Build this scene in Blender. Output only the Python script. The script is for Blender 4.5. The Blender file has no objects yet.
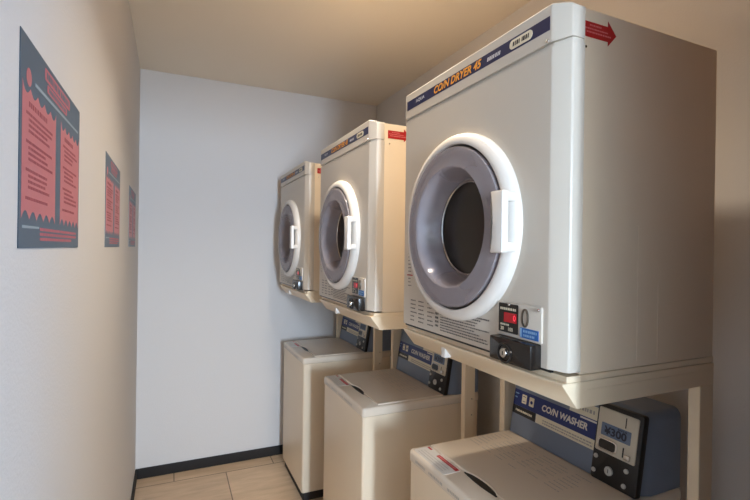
import bpy, bmesh, math, random
from mathutils import Vector, Matrix
R = math.radians
C = bpy.context.scene.collection
rnd = random.Random(7)

# ------------------------------------------------------------------ colours and materials
def lin(r, g, b):
    f = lambda c: (c/255/12.92) if c/255 <= .04045 else ((c/255+.055)/1.055)**2.4
    return (f(r), f(g), f(b), 1)

def mat(name, rgb, rough=.5, metal=0, coat=0, bump=0, bscale=200, var=0, vscale=4, spec=.5, emit=None, estr=0):
    m = bpy.data.materials.new(name); m.use_nodes = True
    nt = m.node_tree; b = nt.nodes['Principled BSDF']
    b.inputs['Base Color'].default_value = lin(*rgb)
    b.inputs['Roughness'].default_value = rough
    b.inputs['Metallic'].default_value = metal
    b.inputs['Coat Weight'].default_value = coat
    b.inputs['Coat Roughness'].default_value = .08
    b.inputs['Specular IOR Level'].default_value = spec
    if emit:
        b.inputs['Emission Color'].default_value = lin(*emit); b.inputs['Emission Strength'].default_value = estr
    if var or bump:
        tc = nt.nodes.new('ShaderNodeTexCoord')
    if var:
        n = nt.nodes.new('ShaderNodeTexNoise'); n.inputs['Scale'].default_value = vscale; n.inputs['Detail'].default_value = 6
        mx = nt.nodes.new('ShaderNodeMixRGB'); mx.blend_type = 'MULTIPLY'; mx.inputs['Fac'].default_value = var
        mx.inputs['Color1'].default_value = lin(*rgb)
        nt.links.new(tc.outputs['Object'], n.inputs['Vector']); nt.links.new(n.outputs['Fac'], mx.inputs['Color2'])
        nt.links.new(mx.outputs['Color'], b.inputs['Base Color'])
    if bump:
        n2 = nt.nodes.new('ShaderNodeTexNoise'); n2.inputs['Scale'].default_value = bscale; n2.inputs['Detail'].default_value = 4
        bp = nt.nodes.new('ShaderNodeBump'); bp.inputs['Strength'].default_value = bump; bp.inputs['Distance'].default_value = .002
        nt.links.new(tc.outputs['Object'], n2.inputs['Vector']); nt.links.new(n2.outputs['Fac'], bp.inputs['Height'])
        nt.links.new(bp.outputs['Normal'], b.inputs['Normal'])
    return m

M = {}
M['ivory'] = mat('ivory_enamel', (230, 211, 184), .36, bump=.04, bscale=90)
M['panel'] = mat('ivory_panel', (199, 188, 173), .34, bump=.03, bscale=90)
M['cover'] = mat('glossy_ivory_cover', (222, 206, 186), .2, bump=.02, bscale=60)
M['stand'] = mat('cream_steel', (226, 206, 176), .42)
M['white'] = mat('white_plastic', (222, 215, 206), .25)
M['navy'] = mat('navy_print', (30, 34, 74), .35)
M['dnavy'] = mat('navy_sign', (24, 42, 104), .4)
M['orange'] = mat('orange_print', (240, 160, 50), .5)
M['cream'] = mat('cream_print', (226, 216, 190), .5)
M['pale'] = mat('pale_print', (205, 205, 210), .5)
M['ink'] = mat('grey_ink', (92, 86, 84), .6)
M['lightink'] = mat('light_ink', (168, 160, 150), .6)
M['dink'] = mat('dark_ink', (45, 42, 42), .6)
M['red'] = mat('red_sticker', (176, 24, 26), .45)
M['pink'] = mat('pink_print', (214, 120, 120), .5)
M['black'] = mat('black_plastic', (22, 20, 20), .33)
M['satin'] = mat('black_satin', (30, 25, 22), .22)
M['dark'] = mat('dark_base', (34, 28, 24), .7)
M['chrome'] = mat('steel', (200, 196, 190), .25, metal=1)
M['darksteel'] = mat('dark_steel', (120, 114, 106), .3, metal=1)
M['button'] = mat('grey_button', (190, 186, 178), .35)
M['blue'] = mat('blue_label', (38, 104, 176), .45)
M['paleblue'] = mat('pale_blue_print', (150, 190, 225), .5)
M['console'] = mat('blue_grey_plastic', (114, 124, 140), .38, bump=.03, bscale=120)
M['liner'] = mat('mauve_liner', (196, 188, 190), .3)
M['dglass'] = mat('dark_glass', (48, 43, 38), .12, spec=.35)
M['led'] = mat('led_window', (150, 20, 30), .2, emit=(255, 40, 60), estr=.1)
M['lednum'] = mat('led_digits', (255, 60, 80), .3, emit=(255, 50, 70), estr=.6)
M['lcd'] = mat('lcd', (104, 120, 144), .25)
M['lcdink'] = mat('lcd_ink', (28, 32, 52), .5)
M['face'] = mat('coin_face', (206, 196, 176), .4)
M['pbg'] = mat('poster_slate', (74, 92, 108), .4)
M['coral'] = mat('poster_coral', (198, 110, 112), .4)
M['pink2'] = mat('poster_pink', (196, 108, 118), .6)
M['pline'] = mat('poster_white', (150, 164, 172), .6)
M['ptext'] = mat('poster_text', (158, 74, 82), .6)
M['skirt'] = mat('baseboard_brown', (30, 26, 24), .75)
M['wall'] = mat('white_wallpaper', (216, 212, 209), .9, bump=.35, bscale=160, spec=.2)
M['ceil'] = mat('ceiling_paper', (242, 230, 212), .95, bump=.25, bscale=140, spec=.1)
M['wood'] = mat('brown_wood', (140, 104, 72), .6, var=.4, vscale=5)
M['frame'] = mat('window_frame', (190, 190, 190), .4)
M['lamp'] = mat('lamp_diffuser', (255, 240, 220), .5, emit=(255, 214, 160), estr=9)

def clear_plastic():
    m = bpy.data.materials.new('clear_plastic'); m.use_nodes = True
    nt = m.node_tree; b = nt.nodes['Principled BSDF']; o = nt.nodes['Material Output']
    b.inputs['Base Color'].default_value = lin(176, 168, 170); b.inputs['Roughness'].default_value = .11
    b.inputs['Specular IOR Level'].default_value = .7
    t = nt.nodes.new('ShaderNodeBsdfTransparent'); t.inputs['Color'].default_value = (.86, .84, .87, 1)
    mx = nt.nodes.new('ShaderNodeMixShader'); mx.inputs['Fac'].default_value = .45
    nt.links.new(t.outputs[0], mx.inputs[1]); nt.links.new(b.outputs[0], mx.inputs[2]); nt.links.new(mx.outputs[0], o.inputs['Surface'])
    return m
M['clear'] = clear_plastic()

def window_glass():
    m = bpy.data.materials.new('window_glass'); m.use_nodes = True
    nt = m.node_tree; o = nt.nodes['Material Output']
    t = nt.nodes.new('ShaderNodeBsdfTransparent'); g = nt.nodes.new('ShaderNodeBsdfGlossy'); g.inputs['Roughness'].default_value = .02
    mx = nt.nodes.new('ShaderNodeMixShader'); mx.inputs['Fac'].default_value = .06
    nt.links.new(t.outputs[0], mx.inputs[1]); nt.links.new(g.outputs[0], mx.inputs[2]); nt.links.new(mx.outputs[0], o.inputs['Surface'])
    return m
M['glass'] = window_glass()

def floor_mat():
    m = bpy.data.materials.new('beige_stone_tile'); m.use_nodes = True
    nt = m.node_tree; b = nt.nodes['Principled BSDF']; N = nt.nodes.new; L = nt.links.new
    tc = N('ShaderNodeTexCoord'); mp = N('ShaderNodeMapping')
    mp.inputs['Location'].default_value = (-.215, .03, 0)
    L(tc.outputs['Object'], mp.inputs['Vector'])
    br = N('ShaderNodeTexBrick'); br.offset = .5; br.inputs['Scale'].default_value = 1
    br.inputs['Brick Width'].default_value = .6; br.inputs['Row Height'].default_value = .6
    br.inputs['Mortar Size'].default_value = .0035; br.inputs['Mortar Smooth'].default_value = .2
    br.inputs['Color1'].default_value = lin(218, 188, 154); br.inputs['Color2'].default_value = lin(208, 178, 146)
    br.inputs['Mortar'].default_value = lin(128, 106, 86)
    L(mp.outputs[0], br.inputs['Vector'])
    st = N('ShaderNodeMapping'); st.inputs['Scale'].default_value = (3, 16, 1); L(tc.outputs['Object'], st.inputs['Vector'])
    n = N('ShaderNodeTexNoise'); n.inputs['Scale'].default_value = 1.6; n.inputs['Detail'].default_value = 8; n.inputs['Roughness'].default_value = .62
    L(st.outputs[0], n.inputs['Vector'])
    cr = N('ShaderNodeValToRGB'); cr.color_ramp.elements[0].color = (.62, .58, .54, 1); cr.color_ramp.elements[1].color = (1, 1, 1, 1)
    cr.color_ramp.elements[0].position = .3; cr.color_ramp.elements[1].position = .62
    L(n.outputs['Fac'], cr.inputs['Fac'])
    mx = N('ShaderNodeMixRGB'); mx.blend_type = 'MULTIPLY'; mx.inputs['Fac'].default_value = .55
    L(br.outputs['Color'], mx.inputs['Color1']); L(cr.outputs['Color'], mx.inputs['Color2']); L(mx.outputs[0], b.inputs['Base Color'])
    b.inputs['Roughness'].default_value = .42
    return m
M['floor'] = floor_mat()

# ------------------------------------------------------------------ mesh helper
class F:
    """a local frame: origin, right, up; depth = right x up"""
    def __init__(s, o, r, u):
        s.o = Vector(o); s.r = Vector(r); s.u = Vector(u); s.n = s.r.cross(s.u)
    def p(s, a, b, c=0): return s.o + s.r*a + s.u*b + s.n*c
WORLD = F((0, 0, 0), (1, 0, 0), (0, 1, 0))
def FX(o): return F(o, (0, -1, 0), (0, 0, 1))        # faces -x
def FN(o): return F(o, (1, 0, 0), (0, 0, 1))         # faces -y
def FT(o): return F(o, (0, -1, 0), (1, 0, 0))        # faces up, read from -x
def FW(o): return F(o, (0, 1, 0), (0, 0, 1))         # faces +x (left wall)

class MB:
    def __init__(s): s.b = bmesh.new()
    def loft(s, loops, close=True, cap=True):
        rings = [[s.b.verts.new(v) for v in lp] for lp in loops]
        n = len(rings[0])
        for a, b in zip(rings, rings[1:]):
            for i in range(n if close else n-1):
                j = (i+1) % n
                s.b.faces.new((a[i], a[j], b[j], b[i]))
        if cap:
            s.b.faces.new(list(reversed(rings[0]))); s.b.faces.new(rings[-1])
        return s
    def prism(s, poly, d0, d1, f=WORLD, bev=0):
        if bev:
            cx = sum(p[0] for p in poly)/len(poly); cy = sum(p[1] for p in poly)/len(poly)
            ins = inset(poly, bev)
            k = bev*.3
            in2 = inset(poly, k)
            sg = 1 if d1 > d0 else -1
            return s.loft([[f.p(a, b, d0) for a, b in poly], [f.p(a, b, d1-sg*bev) for a, b in poly],
                           [f.p(a, b, d1-sg*k) for a, b in in2], [f.p(a, b, d1) for a, b in ins]])
        return s.loft([[f.p(a, b, d0) for a, b in poly], [f.p(a, b, d1) for a, b in poly]])
    def box(s, x0, x1, y0, y1, z0, z1):
        return s.prism([(x0, y0), (x1, y0), (x1, y1), (x0, y1)], z0, z1)
    def flat(s, poly, d, f): s.b.faces.new([s.b.verts.new(f.p(a, b, d)) for a, b in poly]); return s
    def rect(s, a0, a1, b0, b1, d, f): return s.flat([(a0, b0), (a1, b0), (a1, b1), (a0, b1)], d, f)
    def lathe(s, prof, f, seg=96, a=0, b=0, closed=False):
        rings = []
        for r, h in prof:
            rings.append([s.b.verts.new(f.p(a+r*math.cos(2*math.pi*i/seg), b+r*math.sin(2*math.pi*i/seg), h)) for i in range(seg)])
        pr = list(zip(rings, rings[1:])) + ([(rings[-1], rings[0])] if closed else [])
        for q, w in pr:
            for i in range(seg):
                j = (i+1) % seg
                s.b.faces.new((q[i], q[j], w[j], w[i]))
        if not closed:
            s.b.faces.new(list(reversed(rings[0]))); s.b.faces.new(rings[-1])
        return s
    def disc(s, r, h0, h1, f, a=0, b=0, seg=32, bev=0):
        pr = [(r, h0), (r, h1)] if not bev else [(r, h0), (r, h1-bev), (r-bev*.3, h1-bev*.3), (r-bev, h1)]
        return s.lathe(pr, f, seg, a, b)
    def text(s, body, size, a, b, d, f, shear=0, bold=0, align='LEFT', sx=1):
        cu = bpy.data.curves.new('t', 'FONT'); cu.body = body; cu.size = size; cu.shear = shear; cu.offset = bold
        cu.align_x = align; cu.align_y = 'CENTER'; cu.resolution_u = 3
        o = bpy.data.objects.new('t', cu); me = bpy.data.meshes.new_from_object(o)
        vs = [s.b.verts.new(f.p(a+v.co.x*sx, b+v.co.y, d)) for v in me.vertices]
        for p in me.polygons:
            try: s.b.faces.new([vs[i] for i in p.vertices])
            except ValueError: pass
        bpy.data.objects.remove(o); bpy.data.curves.remove(cu); bpy.data.meshes.remove(me)
        return s
    def dashes(s, a0, a1, b, h, d, f, lo=.4, hi=1.6, gap=.35, slant=0):
        a = a0
        while a < a1 - h*.3:
            w = min(h*rnd.uniform(lo, hi), a1-a)
            s.flat([(a, b), (a+w, b), (a+w+slant, b+h), (a+slant, b+h)], d, f); a += w + h*gap*rnd.uniform(.6, 1.6)
        return s
    def build(s, name, m, parent=None, smooth=35, bevel=0, seg=2, recalc=True):
        if recalc: bmesh.ops.recalc_face_normals(s.b, faces=s.b.faces[:])
        if bevel:
            es = [e for e in s.b.edges if len(e.link_faces) == 2 and e.calc_face_angle(0) > R(28)]
            bmesh.ops.bevel(s.b, geom=es, offset=bevel, segments=seg, affect='EDGES', profile=.6, clamp_overlap=True)
        me = bpy.data.meshes.new(name); s.b.to_mesh(me); s.b.free()
        me.materials.append(M[m] if isinstance(m, str) else m)
        if smooth:
            me.shade_smooth(); me.set_sharp_from_angle(angle=R(smooth))
        o = bpy.data.objects.new(name, me); C.objects.link(o)
        if parent: o.parent = parent
        return o

def inset(poly, k):
    n = len(poly); out = []
    area = sum(poly[i][0]*poly[(i+1) % n][1]-poly[(i+1) % n][0]*poly[i][1] for i in range(n))
    sg = 1 if area > 0 else -1
    for i in range(n):
        p0 = Vector(poly[i-1]); p1 = Vector(poly[i]); p2 = Vector(poly[(i+1) % n])
        d1 = (p1-p0).normalized(); d2 = (p2-p1).normalized()
        n1 = Vector((-d1.y, d1.x))*sg; n2 = Vector((-d2.y, d2.x))*sg
        b = n1+n2; b = b/max(b.length_squared, 1e-6)*2
        out.append(tuple(p1+b*k))
    return out
def rrect(a0, a1, b0, b1, r, n=4):
    out = []
    for (cx, cy, t) in ((a1-r, b0+r, -90), (a1-r, b1-r, 0), (a0+r, b1-r, 90), (a0+r, b0+r, 180)):
        for i in range(n+1):
            q = R(t+90*i/n); out.append((cx+r*math.cos(q), cy+r*math.sin(q)))
    return out

def thing(name, label, cat, loc, group=None):
    o = bpy.data.objects.new(name, None); C.objects.link(o); o.empty_display_size = .1
    o.location = loc; o['label'] = label; o['category'] = cat
    if group: o['group'] = group
    return o
def copy_tree(o, parent=None):
    kids = list(o.children)
    c = o.copy(); C.objects.link(c)
    if parent: c.parent = parent
    for k in kids: copy_tree(k, c)
    return c
def struct(mb, name, m, **k):
    o = mb.build(name, m, **k); o['kind'] = 'structure'; return o

# ------------------------------------------------------------------ measurements (metres)
H = 2.5; D = 3.0895; W = 1.58; YN = -3.20
XF = .8277; Y1 = .5978; PITCH = .855; DW = .6147; ZB = 1.195; DH = .68
XW = .8633; Q1 = .7385; WW = .4824; WZ = .807
T = .12

# ------------------------------------------------------------------ the room
struct(MB().box(-T, W+T, YN-T, D+T, -.1, 0), 'floor', 'floor', smooth=0)
struct(MB().box(-T, W+T, YN-T, D+T, H, H+.1), 'ceiling', 'ceil', smooth=0)
struct(MB().box(-T, 0, YN-T, D+T, 0, H), 'wall_left', 'wall', smooth=0)
struct(MB().box(0, W, D, D+T, 0, H), 'wall_back', 'wall', smooth=0)
vy0, vy1, vz0, vz1 = -1.30, -.40, .95, 2.05
rw = MB(); rw.box(W, W+T, YN-T, vy0, 0, H); rw.box(W, W+T, vy1, D+T, 0, H); rw.box(W, W+T, vy0, vy1, 0, vz0); rw.box(W, W+T, vy0, vy1, vz1, H)
struct(rw, 'wall_right', 'wall', smooth=0)
fill_win = bpy.data.objects.new('added_side_window', None); C.objects.link(fill_win); fill_win['kind'] = 'structure'; fill_win.location = (W+T, vy0, vz0)  # unseen side window, added to cool the near left wall
fm = MB(); a_, b_ = vy1-vy0, vz1-vz0
for a in ((-.07, -.02, 0, .03, 0, b_), (-.07, -.02, a_-.03, a_, 0, b_), (-.07, -.02, .03, a_-.03, 0, .03), (-.07, -.02, .03, a_-.03, b_-.03, b_)): fm.box(*a)
fm.build('window_frame', 'frame', fill_win, smooth=0)
MB().box(-.045, -.04, .03, a_-.03, .03, b_-.03).build('window_pane', 'glass', fill_win, smooth=0)
wx0, wx1, wz0, wz1 = .14, .47, 1.05, 2.10
nw = MB()
nw.box(0, wx0, YN-T, YN, 0, H); nw.box(wx1, W, YN-T, YN, 0, H)
nw.box(wx0, wx1, YN-T, YN, 0, wz0); nw.box(wx0, wx1, YN-T, YN, wz1, H)
struct(nw, 'wall_near', 'wall', smooth=0)
pw = MB(); PX, PY0, PY1 = .822, .18, .298
pw.box(PX, W, PY0, PY1, 0, H); pw.box(0, PX, PY0, PY1, 2.08, H); pw.box(0, .06, PY0, PY1, 0, 2.08)  # left jamb is unseen, added to shade the near left wall
struct(pw, 'wall_doorway', 'wood', smooth=0)
win = bpy.data.objects.new('window_1', None); C.objects.link(win); win['kind'] = 'structure'; win.location = (wx0, YN-T, wz0)
fm = MB(); ww_, wh_ = wx1-wx0, wz1-wz0
for a in ((0, .03, .02, .07, 0, wh_), (ww_-.03, ww_, .02, .07, 0, wh_), (.03, ww_-.03, .02, .07, 0, .03), (.03, ww_-.03, .02, .07, wh_-.03, wh_)): fm.box(*a)
fm.build('window_frame', 'frame', win, smooth=0)
MB().box(.03, ww_-.03, .04, .045, .03, wh_-.03).build('window_pane', 'glass', win, smooth=0)
struct(MB().box(.001, W-.001, D-.010, D, 0, .062), 'baseboard_back', 'skirt', bevel=.002)
struct(MB().box(0, .010, YN, D-.010, 0, .062), 'baseboard_left', 'skirt', bevel=.002)
struct(MB().box(W-.010, W, PY1, D-.010, 0, .062), 'baseboard_right', 'skirt', bevel=.002)

# ceiling downlight that lights the room
LAMPS = ((.77, 1.05, 4.6, (1, .87, .69)), (.78, 1.60, 6.2, (1, .90, .76)))
fz = F((0, 0, 0), (1, 0, 0), (0, -1, 0))              # faces down
dl = thing('ceiling_light', 'round warm dome light on the ceiling in front of the nearest dryer', 'ceiling light', (LAMPS[0][0], LAMPS[0][1], H), 'round dome lights on the ceiling')
MB().disc(.085, 0, .014, fz, seg=64, bev=.004).build('base_plate', 'white', dl)
MB().lathe([(.076, .013), (.076, .040), (.070, .056), (.058, .068), (.036, .076), (.012, .080)], fz, 48).build('dome', 'lamp', dl)
c = copy_tree(dl); c.location = (LAMPS[1][0], LAMPS[1][1], H); c['label'] = 'round warm dome light on the ceiling in front of the middle dryer'

# ------------------------------------------------------------------ posters
def poster_mesh(root):
    w, h = .414, .289
    f = FW((0, 0, 0)); fd = .0012
    MB().prism([(0, 0), (w, 0), (w, h), (0, h)], .0002, fd, f).build('sheet', 'pbg', root, smooth=0)
    t = MB()
    t.prism(rrect(.125, .31, .262, .281, .004), fd, fd+.0002, f); t.prism(rrect(.14, .285, .246, .259, .004), fd, fd+.0002, f)
    o = t.build('heading', 'pink2', root, smooth=0)
    g = MB()
    g.dashes(.135, .30, .266, .011, fd+.0003, f, .5, 1.1, .3); g.dashes(.15, .275, .249, .007, fd+.0003, f, .5, 1.1, .3)
    g.build('heading_lettering', 'pbg', o, smooth=0)
    MB().prism([(.072, .2335), (.395, .2385), (.395, .2425), (.072, .2385)], fd, fd+.0002, f).build('divider_line', 'pline', root, smooth=0)
    MB().disc(.0125, fd, fd+.0003, f, .040, .236, 24).build('round_badge', 'coral', root, smooth=0)
    for a0, a1 in ((.010, .200), (.238, .408)):
        n = 5; top = []; bot = []
        for i in range(n*6+1):
            x = a0+(a1-a0)*i/(n*6)
            ph = abs(math.sin(math.pi*i/6))
            top.append((x, .222-.010*ph+(.004 if i in (0, n*6) else 0))); bot.append((x, .040+.012*ph))
        o = MB().prism(bot+top[::-1], fd, fd+.0002, f).build('notice_panel', 'coral', root, smooth=0)
        tx = MB()
        tx.dashes(a0+.03, a1-.06, .196, .0075, fd+.0003, f, .5, 1.2, .25)
        z = .184; k = 0
        while z > .066:
            if k % 5 != 4: tx.dashes(a0+(.03 if k % 5 else .018), a1-rnd.uniform(.02, .07), z, .0042, fd+.0003, f, .5, 1.4, .25)
            z -= .0078; k += 1
        tx.build('notice_text', 'ptext', o, smooth=0)
    g = MB(); g.prism([(.016, .027), (.10, .0285), (.10, .0315), (.016, .031)], fd, fd+.0002, f); g.build('white_mark', 'pline', root, smooth=0)
    g = MB()
    for z, e in ((.026, .385), (.0185, .385), (.011, .34)): g.dashes(.105, e, z, .0045, fd+.0002, f, .6, 1.8, .2)
    g.build('footer_text', 'pink2', root, smooth=0)
P = thing('wall_poster', 'slate and coral notice poster, the largest and nearest one on the left wall', 'poster', (0, .7254, 1.417), 'notice posters on the left wall')
poster_mesh(P)
for y, lb in ((1.568, 'slate and coral notice poster, middle of the three on the left wall'),
              (2.3966, 'slate and coral notice poster on the left wall, nearest to the back wall')):
    c = copy_tree(P); c.location.y = y; c['label'] = lb

# ------------------------------------------------------------------ coin dryer (x back from its front, y away from the viewer, z up)
def plan(x0, grow=0, w=DW, back=.0445):
    """front moulding outline with chamfered, rounded corners"""
    g = grow
    c = [(back, -g), (.0215, -g), (.0165, .0008-g), (.0135, .0035-g), (.0030-g, .0315), (.0008-g, .0345), (0-g, .0390)]
    m = [(x if x > .02 else x*.6, w-(y if y <= 0 else y*.15)) for x, y in c][::-1]
    return [(x+x0, y) for x, y in c+m]

def make_dryer(root):
    # sheet metal cabinet
    b = MB().box(.044, .452, .0008, DW-.0008, 0, DH-.002)
    b.build('cabinet', 'ivory', root, bevel=.003)
    for x, z1 in ((.200, .28), (.262, .20)): MB().box(x-.0006, x+.0006, .0002, .0009, .012, z1).build('side_ridge', 'ivory', root, smooth=0)  # thin raised lines up the side, in the cabinet colour
    # front moulding
    pl = plan(0)
    fpo = MB().loft([[Vector((x, y, z)) for x, y in pl] for z in (.006, .612)]).build('front_panel', 'panel', root)
    cut = MB().disc(.1503, -.060, .03, FX((0, .332, .283)), seg=96).build('cut', 'panel', root)
    md = fpo.modifiers.new('b', 'BOOLEAN'); md.operation = 'DIFFERENCE'; md.object = cut; md.solver = 'EXACT'
    bpy.context.view_layer.update()
    me = bpy.data.meshes.new_from_object(fpo.evaluated_get(bpy.context.evaluated_depsgraph_get()))
    fpo.modifiers.clear(); fpo.data = me; me.name = 'front_panel'
    me.shade_smooth(); me.set_sharp_from_angle(angle=R(35))
    bpy.data.objects.remove(cut)
    MB().box(.0035, .0120, .032, DW-.012, .0003, .0062).build('gap_shade_strip', 'black', root, smooth=0)  # black strip painting in the shade of the gap under the panel
    MB().loft([[Vector((x+.004, y, z)) for x, y in plan(0, -.002)] for z in (.612, .620)]).build('trim_gap', 'panel', root)
    t = plan(-.0012, .0006)
    def crest(x): return .6935-.0135*min(max((x-.0025)/.0150, 0), 1)
    tt = MB().loft([[Vector((x, y, .620)) for x, y in t], [Vector((x, y, crest(x)-.004)) for x, y in t],
                    [Vector((x, y, crest(x)-.0012)) for x, y in plan(.0000, -.0008)], [Vector((x, y, crest(x))) for x, y in plan(.0022, -.003)]])
    tt.build('top_trim', 'panel', root)
    fx = FX((-.0018, DW, 0))                          # a = distance from the far side
    band = MB().prism([(.0, .6435), (.5605, .6435), (.5605, .6700), (.0, .6700)], -.0004, .0004, FX((-.0018, DW-.0145, 0))).build('name_band', 'navy', root, smooth=0)
    fx = FX((-.0018, DW-.0145, 0)); zc = .6567
    MB().text('CO/N DRYER 45', .0262, .149, zc, .0009, fx, shear=.25, bold=.0008, sx=1.08).build('lettering', 'orange', band, smooth=0, recalc=False)
    MB().text('AQUA', .0125, .054, zc+.001, .0009, fx, bold=.0002, sx=1.3).build('maker_mark', 'pale', band, smooth=0, recalc=False)
    g = MB().dashes(.376, .424, zc-.0050, .0085, .0009, fx, .3, .7, .22, .002); g.build('small_lettering', 'pale', band, smooth=0)
    pill = MB().prism(rrect(.450, .516, zc-.0095, zc+.0095, .0090), .0004, .0010, fx).build('pill_badge', 'cream', band, smooth=0)
    g = MB().dashes(.460, .482, zc-.0045, .0090, .0014, fx, .3, .6, .15, .001); g.dashes(.486, .506, zc-.0045, .0090, .0014, fx, .3, .6, .15, .001); g.build('badge_lettering', 'dink', band, smooth=0)
    sc = MB().disc(.0035, 0, .002, FX((-.001, 0, 0)), -.046, .625, 16, .0008); sc.build('screw', 'chrome', root)
    # door
    fd = FX((0, .332, .283)); K = lambda pr: [(r*1.03, h*(.85 if h > 0 else 1)) for r, h in pr]
    door = MB().lathe(K([(.150, -.001), (.220, -.001), (.2212, .010), (.2195, .018), (.2145, .0255), (.206, .0305), (.199, .0325), (.1955, .0315), (.1945, .029), (.1945, .006), (.150, .006)]), fd, 128, closed=True).build('door', 'white', root, smooth=50)
    MB().lathe(K([(.1945, .006), (.1945, .022), (.1890, .022), (.1890, .006)]), fd, 128, closed=True).build('gasket', 'black', door, smooth=30)
    MB().lathe(K([(.1890, .006), (.1890, .018), (.150, .020), (.1440, .018), (.1230, -.036), (.1430, -.036), (.1450, .006)]), fd, 128, closed=True).build('window_liner', 'liner', door, smooth=40)
    MB().lathe(K([(.1885, .0185), (.1885, .0340), (.1875, .0362), (.1845, .0372), (.1680, .0385), (.1530, .0385), (.1480, .0405), (.1440, .0410), (.1410, .0385), (.1385, .0320),
                (.1250, -.0050), (.1190, -.0240), (.1150, -.0290), (.1110, -.0290), (.1110, -.0315), (.1170, -.0315), (.1215, -.0250), (.1275, -.0060), (.1400, .0280), (.1445, .0340), (.153, .0350), (.168, .0355), (.1845, .0345), (.1855, .0185)]),
               fd, 128, closed=True).build('door_window', 'clear', door, smooth=40)
    MB().lathe(K([(.1175, -.0285), (.1145, -.0262), (.1110, -.0262), (.1095, -.0285)]), fd, 96, closed=True).build('inner_ring', 'chrome', door, smooth=40)
    MB().disc(.1262, -.0360, -.0320, fd, seg=96).build('drum_glass', 'dglass', door, smooth=30)
    # handle on the near edge of the door
    hd = FX((.004, .126, .286))
    L, Rr = -.021, .018
    pts = [(L, .061), (L+.002, .063), (Rr-.003, .063), (Rr, .060), (Rr, -.060), (Rr-.003, -.063), (L+.002, -.063), (L, -.061)]
    for i in range(1, 12):
        q = i/12; pts.append((L+.006*math.sin(math.pi*q), -.061+.122*q))
    hb = MB().prism(pts, .040, .055, hd, bev=.004)
    for z in (-.061, .041): hb.prism(rrect(Rr-.020, Rr-.001, z, z+.020, .004), .018, .0445, hd)
    hb.build('door_handle', 'white', door, smooth=40)
    # control panel, lower near corner
    cp = MB().prism(rrect(-.177, -.048, .050, .121, .004), -.0008, .0042, FX((0, 0, 0)), bev=.0015).build('control_panel', 'panel', root)
    fc = FX((-.0042, 0, 0))
    ds = MB().prism(rrect(-.1685, -.1105, .0575, .1175, .002), 0, .0012, fc).build('display', 'black', cp, smooth=0)
    o = MB().prism(rrect(-.1520, -.1140, .0790, .0990, .001), .0008, .0017, fc).build('red_window', 'led', cp, smooth=0)
    n = MB(); n.dashes(-.163, -.114, .1040, .0050, .0016, fc, .5, 1, .25); n.build('display_caption', 'cream', cp, smooth=0); n = MB(); n.dashes(-.162, -.135, .0715, .0040, .0016, fc, .5, 1, .25)
    n.build('display_note', 'cream', cp, smooth=0); n = MB()
    n.text('30', .0105, -.1620, .0645, .0016, fc, bold=.0003); n.text('100', .0105, -.1400, .0645, .0016, fc, bold=.0003)
    n.build('display_figures', 'cream', cp, smooth=0, recalc=False)
    n = MB(); n.text('0', .0165, -.1240, .0890, .0020, fc, bold=.0003); n.build('red_digit', 'lednum', cp, smooth=0, recalc=False)
    sl = MB(); ou = [(.0095*math.cos(2*math.pi*i/40), .0185*math.sin(2*math.pi*i/40)) for i in range(40)]
    inn = [(.0068*math.cos(2*math.pi*i/40), .0155*math.sin(2*math.pi*i/40)) for i in range(40)]
    ctr = (-.0905, .0945)
    sl.loft([[fc.p(ctr[0]+a, ctr[1]+b, 0) for a, b in ou], [fc.p(ctr[0]+a, ctr[1]+b, .003) for a, b in ou],
             [fc.p(ctr[0]+a, ctr[1]+b, .003) for a, b in inn], [fc.p(ctr[0]+a, ctr[1]+b, .0005) for a, b in inn]], cap=False)
    sl.build('oval_coin_ring', 'darksteel', cp)
    bl = MB().prism([(-.1045, .0545), (-.0545, .0545), (-.0545, .0745), (-.1045, .0745)], 0, .0008, fc).build('blue_label', 'blue', cp, smooth=0)
    n = MB(); n.rect(-.1035, -.0990, .0555, .0735, .0012, fc); n.dashes(-.095, -.058, .0660, .0048, .0012, fc, .4, .9, .25); n.dashes(-.095, -.062, .0580, .0044, .0012, fc, .4, .9, .25)
    n.build('blue_label_lettering', 'paleblue', cp, smooth=0)
    MB().disc(.0032, .0, .003, fc, -.136, .1165, 16, .001).build('panel_screw', 'chrome', cp); MB().disc(.0032, 0, .003, fc, -.0545, .1145, 16, .001).build('panel_screw', 'chrome', cp)
    # black coin box
    cb = MB().prism(rrect(-.1730, -.0520, .0008, .0490, .003), -.001, .026, FX((0, 0, 0)), bev=.003).build('coin_box', 'satin', root)
    fb = FX((-.026, 0, 0)); lk = (-.125, .0205)
    MB().lathe([(.0215, -.0005), (.0215, .0012), (.0190, .0022), (.0170, .0012), (.0170, -.0005)], fb, 48, *lk, closed=True).build('lock_bezel', 'black', cb)
    q = MB().disc(.0095, 0, .005, fb, *lk, 32, .001).build('lock', 'chrome', cb)
    MB().rect(lk[0]-.0012, lk[0]+.0012, lk[1]-.004, lk[1]+.004, .0053, fb).build('keyhole', 'dark', cb, smooth=0)
    q = MB(); q.disc(.0022, 0, .002, fb, -.105, .0260, 16, .0006); q.build('lock_stud', 'chrome', cb)
    # printed instructions
    f0 = FX((-.0006, 0, 0)); t = MB()
    for j in range(8):                                   # rows right of the pictograms
        z = .064-.0068*j
        if z < .014: break
        t.dashes(-.405, -.405+rnd.uniform(.14, .20), z, .0030, 0, f0, .8, 2.6, .4)
    t.build('instruction_lines', 'ink', root, smooth=0); t = MB()
    for j in range(6):                                   # small columns, far side
        for a in (-.565, -.520, -.470):
            t.dashes(a, a+rnd.uniform(.02, .036), .078-.0115*j, .0036, 0, f0, .8, 2, .4)
    t.build('instruction_columns', 'ink', root, smooth=0); t = MB()
    for j in range(22): t.dashes(-.5985+.016, -.5985+.030+rnd.uniform(0, .006), .340-.0105*j, .0032, 0, f0, .8, 1.8, .4)
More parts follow.
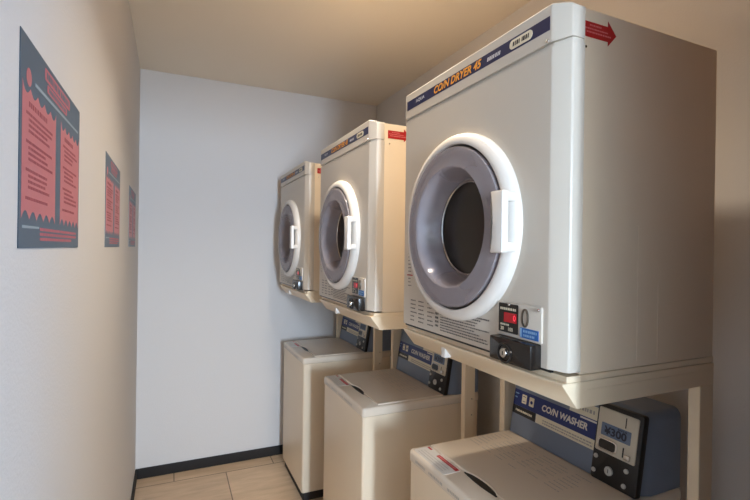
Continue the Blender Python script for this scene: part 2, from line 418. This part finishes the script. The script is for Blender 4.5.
    t.build('side_notes', 'ink', root, smooth=0)
    MB().dashes(-.245, -.205, .070, .0030, 0, f0, 1, 2.6, .3).build('start_note', 'ink', root, smooth=0)
    t = MB()
    for j in range(5): t.dashes(-.430, -.412, .066-.0105*j, .0058, 0, f0, .5, .9, .3)
    t.build('pictograms', 'dink', root, smooth=0)
    MB().disc(.0035, -.0003, 0, f0, -.250, .0735, 12).build('start_dot', 'dink', root, smooth=0)
    t = MB(); t.rect(-.590, -.556, .150, .1535, 0, f0); t.build('red_rule', 'red', root, smooth=0)
    # red arrow on the near side
    fn = FN((0, .0008, 0))
    ar = MB().prism([(.0400, .6255), (.1045, .6255), (.1045, .6175), (.1270, .6405), (.1045, .6645), (.1045, .6540), (.0400, .6540)], 0, .0006, fn).build('red_arrow_sticker', 'red', root, smooth=0)
    ar['label'] = 'red arrow sticker'
    t = MB(); t.dashes(.056, .088, .6465, .0030, .0008, fn, .6, 1.6, .3)
    t.dashes(.044, .104, .6400, .0026, .0008, fn, .6, 1.8, .3); t.dashes(.048, .112, .6335, .0030, .0008, fn, .6, 1.8, .3)
    t.build('arrow_lettering', 'pink', ar, smooth=0)
    MB().disc(.0022, 0, .0014, fn, .047, .606, 14, .0006).build('side_screw', 'chrome', root)

DG = 'wall of coin dryers on stands'
dr = thing('coin_dryer', 'nearest and largest coin dryer, cool light on its near corner, over the nearest washer', 'dryer', (XF, Y1, ZB), 'coin dryers above the washers')
make_dryer(dr)
for k, lb in ((1, 'middle coin dryer of the three, above the middle washer'), (2, 'farthest coin dryer, the smallest, close to the back wall')):
    c = copy_tree(dr); c.location.y = Y1+PITCH*k; c['label'] = lb
    for k_ in c.children:
        if k_.name.startswith('red_arrow') or k_.name.startswith('side_screw'): k_.location.x += .018

# ------------------------------------------------------------------ dryer stand
def make_stand(root):
    z = ZB
    # side profile (x, z) extruded along y
    def sp(poly, y0, y1, mb):
        return mb.loft([[Vector((x, y, z+zz)) for x, zz in poly] for y in (y0, min(y1, DW-.006))])
    t = MB()
    sp([(.0120, -.0008), (.0120, -.0125), (.455, -.0125), (.455, -.0008)], .001, DW-.001, t)
    sp([(.0045, -.0125), (.0045, -.0145), (.452, -.0145), (.452, -.0125)], .004, DW-.004, t)
    sp([(.0005, -.0125), (.0010, -.0165), (.0375, -.0620), (.455, -.0620), (.455, -.0145)], 0, DW, t)
    t.build('tray', 'stand', root, bevel=.0008, seg=1)
    MB().box(.060, .450, -.0008, 0, z-.0300, z-.0285).build('flange_crease', 'stand', root, smooth=0)
    # rear rail that carries the tray out to the far leg
    MB().box(.412, .470, .6028, .653, z-.062, z-.010).build('rear_rail', 'stand', root, bevel=.001, seg=1)
    for y0 in (.0005, .6275):
        lg = MB().box(.4075, .4555, y0, y0+.025, .004, z-.0622).build('leg', 'stand', root, bevel=.0015, seg=1)
        for zz in ((.775, .838) if y0 < .1 else ()): MB().disc(.0028, 0, .0016, FN((0, y0, 0)), .440, zz, 12, .0006).build('leg_screw', 'chrome', lg)
        MB().box(.398, .466, y0-.004, y0+.029, 0, .004).build('foot_plate', 'stand', lg, bevel=.001, seg=1)
    # clip in the middle of the sloping front plate
    MB().prism(rrect(-.009, .009, -.013, .013, .002), -.014, .005, FX((.0165, .408, z-.043)), bev=.001).build('clip', 'white', root)
st = thing('dryer_stand', 'cream steel stand with sloped front plate carrying the nearest dryer', 'stand', (XF, Y1, 0), 'cream steel dryer stands')
make_stand(st)
for k, lb in ((1, 'cream steel stand carrying the middle dryer over the middle washer'), (2, 'cream steel stand carrying the farthest dryer beside the back wall')):
    c = copy_tree(st); c.location.y = Y1+PITCH*k; c['label'] = lb

# ------------------------------------------------------------------ coin washer
def make_washer(root):
    pl = rrect(0, .545, 0, WW, .012, 5)
    MB().loft([[Vector((x, y, z)) for x, y in pl] for z in (.050, .7725)]).build('cabinet', 'ivory', root, bevel=.002, seg=1)
    for x in (.190, .285): MB().box(x-.0008, x+.0008, -.0005, .0002, .10, .755).build('side_ridge', 'ivory', root, smooth=0)
    MB().prism(rrect(.012, .535, .012, WW-.012, .01), 0, .0505).build('plinth', 'dark', root)
    pc = rrect(-.003, .548, -.003, WW+.003, .014, 6)
    i1 = inset(pc, .0025); i2 = inset(pc, .008); i0 = inset(pc, .003)
    MB().loft([[Vector((x, y, .7725)) for x, y in i0], [Vector((x, y, .7745)) for x, y in pc], [Vector((x, y, .7965)) for x, y in pc],
               [Vector((x, y, .8040)) for x, y in i1], [Vector((x, y, WZ)) for x, y in i2]]).build('top_cover', 'cover', root, smooth=45)
    # lid with scooped front edge
    lp = [(.068, WW-.014)]
    n = 16
    for i in range(n+1):
        q = i/n; y = .285-.125*q
        lp.append((.070-.0 + .012*math.sin(math.pi*q)**.6, y))
    lp += [(.070, .014), (.372, .014), (.372, WW-.014)]
    lid = MB().loft([[Vector((x, y, WZ)) for x, y in lp], [Vector((x, y, WZ+.0035)) for x, y in lp], [Vector((x, y, WZ+.0050)) for x, y in inset(lp, .0015)]]).build('lid', 'cover', root, smooth=40)
    # black slab standing in for the shade of the finger recess under the lid edge
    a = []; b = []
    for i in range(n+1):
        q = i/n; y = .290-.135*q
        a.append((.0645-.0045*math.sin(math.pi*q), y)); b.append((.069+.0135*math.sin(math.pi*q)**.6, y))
    MB().prism(a+b[::-1], WZ-.001, WZ+.0012).build('recess_shade', 'black', root, smooth=0)
    # caution label on the front strip of the cover
    ft = FT((0, 0, WZ))
    lb = MB().prism(rrect(-.470, -.300, .006, .064, .008), 0, .0007, ft).build('caution_label', 'white', root, smooth=0)
    g = MB(); g.prism([(-.405, .047), (-.304, .047), (-.304, .060), (-.405, .060)], .0007, .0010, ft); g.build('red_stripe', 'red', lb, smooth=0); g = MB(); g.prism([(-.466, .053), (-.445, .053), (-.445, .060), (-.466, .060)], .0007, .0010, ft)
    g.build('red_stripe', 'red', lb, smooth=0)
    g = MB(); g.dashes(-.400, -.310, .050, .0065, .0013, ft, .5, 1, .3); g.build('stripe_lettering', 'pink', lb, smooth=0)
    g = MB()
    for z in (.014, .024, .034): g.dashes(-.455, -.320, z, .0022, .0011, ft, .8, 2, .4)
    g.build('label_lettering', 'lightink', lb, smooth=0)
    # instructions printed on the lid
    fl = FT((0, 0, WZ+.0052)); t = MB()
    for c0 in (-.455, -.395, -.335, -.275, -.215, -.155):
        for j in range(9):
            if rnd.random() < .85: t.dashes(c0, c0+rnd.uniform(.03, .052), .205+.0165*j, .0038, 0, fl, .7, 2, .4)
    for c0, c1 in ((-.40, -.28), (-.27, -.17)):
        t.rect(c0, c1, .2500, .2512, 0, fl); t.rect(c0, c1, .3100, .3112, 0, fl); t.rect(c0, c0+.0012, .25, .31, 0, fl)
    t.build('lid_instructions', 'lightink', lid, smooth=0)
    # small lettering on the front edge of the cover
    fx = FX((-.0034, 0, 0)); t = MB()
    for a0, a1 in ((-.440, -.385), (-.365, -.290), (-.270, -.215), (-.200, -.110)): t.dashes(a0, a1, .7815, .0075, 0, fx, .4, .8, .3)
    t.build('edge_lettering', 'lightink', root, smooth=0)
    # control console: sloped front, chamfered ends, rounded top
    def cplan(xf, e=0):
        return [(xf+e, .034), (xf+e+.006, .022), (xf+.046, .003+e), (.545, .003+e), (.545, WW-.003-e), (xf+.02, WW-.003-e), (xf+e, WW-.010)]
    x0, x1 = .3830, .4150
    def xf(z): return x0+(x1-x0)*(z-WZ)/.195
    lv = [(WZ, 0), (.992, 0), (1.004, .003), (1.012, .009), (1.016, .018)]
    con = MB().loft([[Vector((x, y, z)) for x, y in cplan(xf(z), e)] for z, e in lv]).build('control_console', 'console', root, bevel=.002, seg=1)
    u = Vector((x1-x0, 0, .195)).normalized()
    f = F((xf(WZ)-.0004, 0, WZ), (0, -1, 0), u)      # b = height above the lid along the slope
    sg = MB().prism([(-.4700, .080), (-.1330, .080), (-.1330, .183), (-.4700, .183)], -.0003, .0006, f).build('sign_plate', 'console', con, smooth=0)
    MB().prism([(-.4700, .094), (-.1330, .094), (-.1330, .146), (-.4700, .146)], .0006, .0010, f).build('navy_band', 'dnavy', con, smooth=0)
    g = MB(); g.prism([(-.3640, .066), (-.1330, .066), (-.1330, .0935), (-.3640, .0935)], -.0003, .0010, f); g.build('cream_strip', 'cream', con, smooth=0); g = MB(); g.prism([(-.2400, .1465), (-.1330, .1465), (-.1330, .183), (-.2400, .183)], .0006, .0010, f)
    g.build('cream_strip', 'cream', con, smooth=0)
    g = MB()
    for z in (.072, .080): g.dashes(-.335, -.150, z, .0040, .0013, f, .8, 2.4, .4)
    g.build('strip_lettering', 'lightink', con, smooth=0); g = MB()
    g.dashes(-.205, -.150, .160, .010, .0013, f, .4, .8, .3)
    g.build('strip_lettering', 'lightink', con, smooth=0)
    g = MB(); g.prism([(-.2000, .1385), (-.1400, .1385), (-.1400, .1435), (-.2000, .1435)], .0010, .0013, f); g.build('white_bar', 'white', con, smooth=0)
    MB().prism([(-.4700, .066), (-.3660, .066), (-.3660, .0935), (-.4700, .0935)], -.0003, .0010, f).build('black_tag', 'black', con, smooth=0)
    g = MB().dashes(-.455, -.380, .076, .0065, .0013, f, .5, 1.2, .25); g.build('tag_lettering', 'cream', con, smooth=0)
    MB().text('CO/N WASHER', .0270, -.3450, .1190, .0014, f, shear=.12, bold=.0010, sx=.93).build('sign_lettering', 'white', con, smooth=0, recalc=False)
    MB().prism(rrect(-.4330, -.4120, .107, .136, .002), .0010, .0014, f).build('icon', 'cream', con, smooth=0); MB().prism(rrect(-.4000, -.3790, .107, .136, .002), .0010, .0014, f).build('icon', 'cream', con, smooth=0)
    MB().disc(.0055, .0013, .0016, f, -.3895, .1200, 20).build('icon_dot', 'dnavy', con, smooth=0)
    for zz in (.1285, .1130): MB().rect(-.4290, -.4160, zz, zz+.002, .0017, f).build('icon_bar', 'dnavy', con, smooth=0)
    g = MB(); g.dashes(-.466, -.448, .131, .004, .0013, f, .5, 1, .3); g.dashes(-.466, -.454, .118, .004, .0013, f, .5, 1, .3); g.build('corner_lettering', 'paleblue', con, smooth=0)
    # coin unit on the near end
    bz = MB().prism(rrect(-.1365, -.0040, .002, .206, .008), -.004, .014, f, bev=.004).build('coin_unit', 'black', root)
    d0 = .014
    fp = MB().prism(rrect(-.1290, -.0145, .0795, .194, .004), d0-.001, d0+.003, f, bev=.001).build('face_plate', 'face', bz)
    d1 = d0+.003
    q = MB().prism(rrect(-.1160, -.0310, .1230, .1560, .002), d1-.0005, d1+.0010, f).build('price_display', 'lcd', bz, smooth=0)
    g = MB().text('\u00a5300', .0270, -.0735, .1370, d1+.0014, f, bold=.0009, align='CENTER', sx=1.15); g.dashes(-.068, -.040, .1490, .0042, d1+.0014, f, .5, .9, .3)
    g.build('price_digits', 'lcdink', bz, smooth=0, recalc=False)
    cu = MB().prism(rrect(-.1220, -.0640, .0850, .1160, .010), d1-.0005, d1+.0020, f, bev=.0008).build('return_frame', 'chrome', bz)
    MB().prism(rrect(-.1175, -.0690, .0890, .1125, .008), d1+.001, d1+.0026, f).build('coin_return', 'black', bz)
    MB().rect(-.0495, -.0465, .1610, .1870, d1+.0004, f).build('coin_slot', 'dark', bz, smooth=0); MB().rect(-.0495, -.0455, .0870, .1120, d1+.0004, f).build('return_slot', 'dark', bz, smooth=0)
    MB().prism(rrect(-.0420, -.0260, .0850, .0980, .002), d1-.0005, d1+.006, f, bev=.001).build('slot_lever', 'chrome', bz)
    for a, b_, r in ((-.1240, .0620, .0058), (-.1260, .0240, .0058), (-.0345, .0580, .0060), (-.0365, .0200, .0060)):
        MB().disc(r, d0-.001, d0+.004, f, a, b_, 24, .0012).build('button', 'button', bz)
    MB().disc(.0115, d0-.001, d0+.005, f, -.0815, .0380, 32, .0015).build('lock', 'button', bz)
    MB().rect(-.0825, -.0805, .0330, .0430, d0+.0053, f).build('keyhole', 'dark', bz, smooth=0)
    MB().disc(.0030, 0, .003, f, -.138, .130, 14, .001).build('bezel_screw', 'chrome', bz)

ws = thing('coin_washer', 'nearest coin washer, partly out of frame at the bottom, price display showing three hundred yen', 'washing machine', (XW, Q1, 0), 'coin washers below the dryers')
make_washer(ws)
for k, lb in ((1, 'middle coin washer of the three, its whole lid visible under the middle dryer'), (2, 'farthest coin washer, standing by the dark baseboard of the back wall')):
    c = copy_tree(ws); c.location.y = Q1+PITCH*k-.0005; c['label'] = lb

# ------------------------------------------------------------------ light
def area(name, loc, rot, sx, sy, power, col, spread=180, shape='RECTANGLE'):
    l = bpy.data.lights.new(name, 'AREA'); l.shape = shape; l.size = sx; l.size_y = sy; l.energy = power; l.color = col; l.spread = R(spread)
    o = bpy.data.objects.new(name, l); C.objects.link(o); o.location = loc; o.rotation_euler = rot; return o
area('daylight_and_fill', ((wx0+wx1)/2, YN-T-.05, (wz0+wz1)/2), (R(90), 0, 0), wx1-wx0, wz1-wz0, 285, (.63, .80, 1))
area('daylight_and_fill', (W+T+.05, (vy0+vy1)/2, (vz0+vz1)/2), (R(90), 0, R(90)), vy1-vy0, vz1-vz0, 46, (.28, .58, 1))  # added blue fill through the side window, for the near left wall
for lx, ly, pw_, col in LAMPS: area('lamp', (lx, ly, H-.083), (0, 0, 0), .12, .12, pw_, col, 130, 'DISK')
w = bpy.data.worlds.new('world'); bpy.context.scene.world = w; w.use_nodes = True
w.node_tree.nodes['Background'].inputs[0].default_value = (.45, .65, 1, 1); w.node_tree.nodes['Background'].inputs[1].default_value = .6

# ------------------------------------------------------------------ camera
fpx, yaw, pitch, roll, xc, zc = 450.15, R(24.3656), R(-.1189), R(.795), .1827, 1.4223
r0 = Vector((math.cos(yaw), -math.sin(yaw), 0)); f0 = Vector((math.sin(yaw), math.cos(yaw), 0)); d0 = Vector((0, 0, -1))
d1 = d0*math.cos(pitch)+f0*math.sin(pitch); f1 = -d0*math.sin(pitch)+f0*math.cos(pitch)
r2 = r0*math.cos(roll)-d1*math.sin(roll); d2 = r0*math.sin(roll)+d1*math.cos(roll)
cd = bpy.data.cameras.new('camera'); cam = bpy.data.objects.new('camera', cd); C.objects.link(cam)
m = Matrix.Identity(4)
for i in range(3): m[i][0] = r2[i]; m[i][1] = -d2[i]; m[i][2] = -f1[i]; m[i][3] = (xc, 0, zc)[i]
cam.matrix_world = m
cd.sensor_width = 36; cd.lens = fpx/750*36; cd.clip_start = .02
S = bpy.context.scene; S.camera = cam
S.view_settings.view_transform = 'Standard'; S.view_settings.look = 'None'; S.view_settings.gamma = 1; S.view_settings.exposure = .06
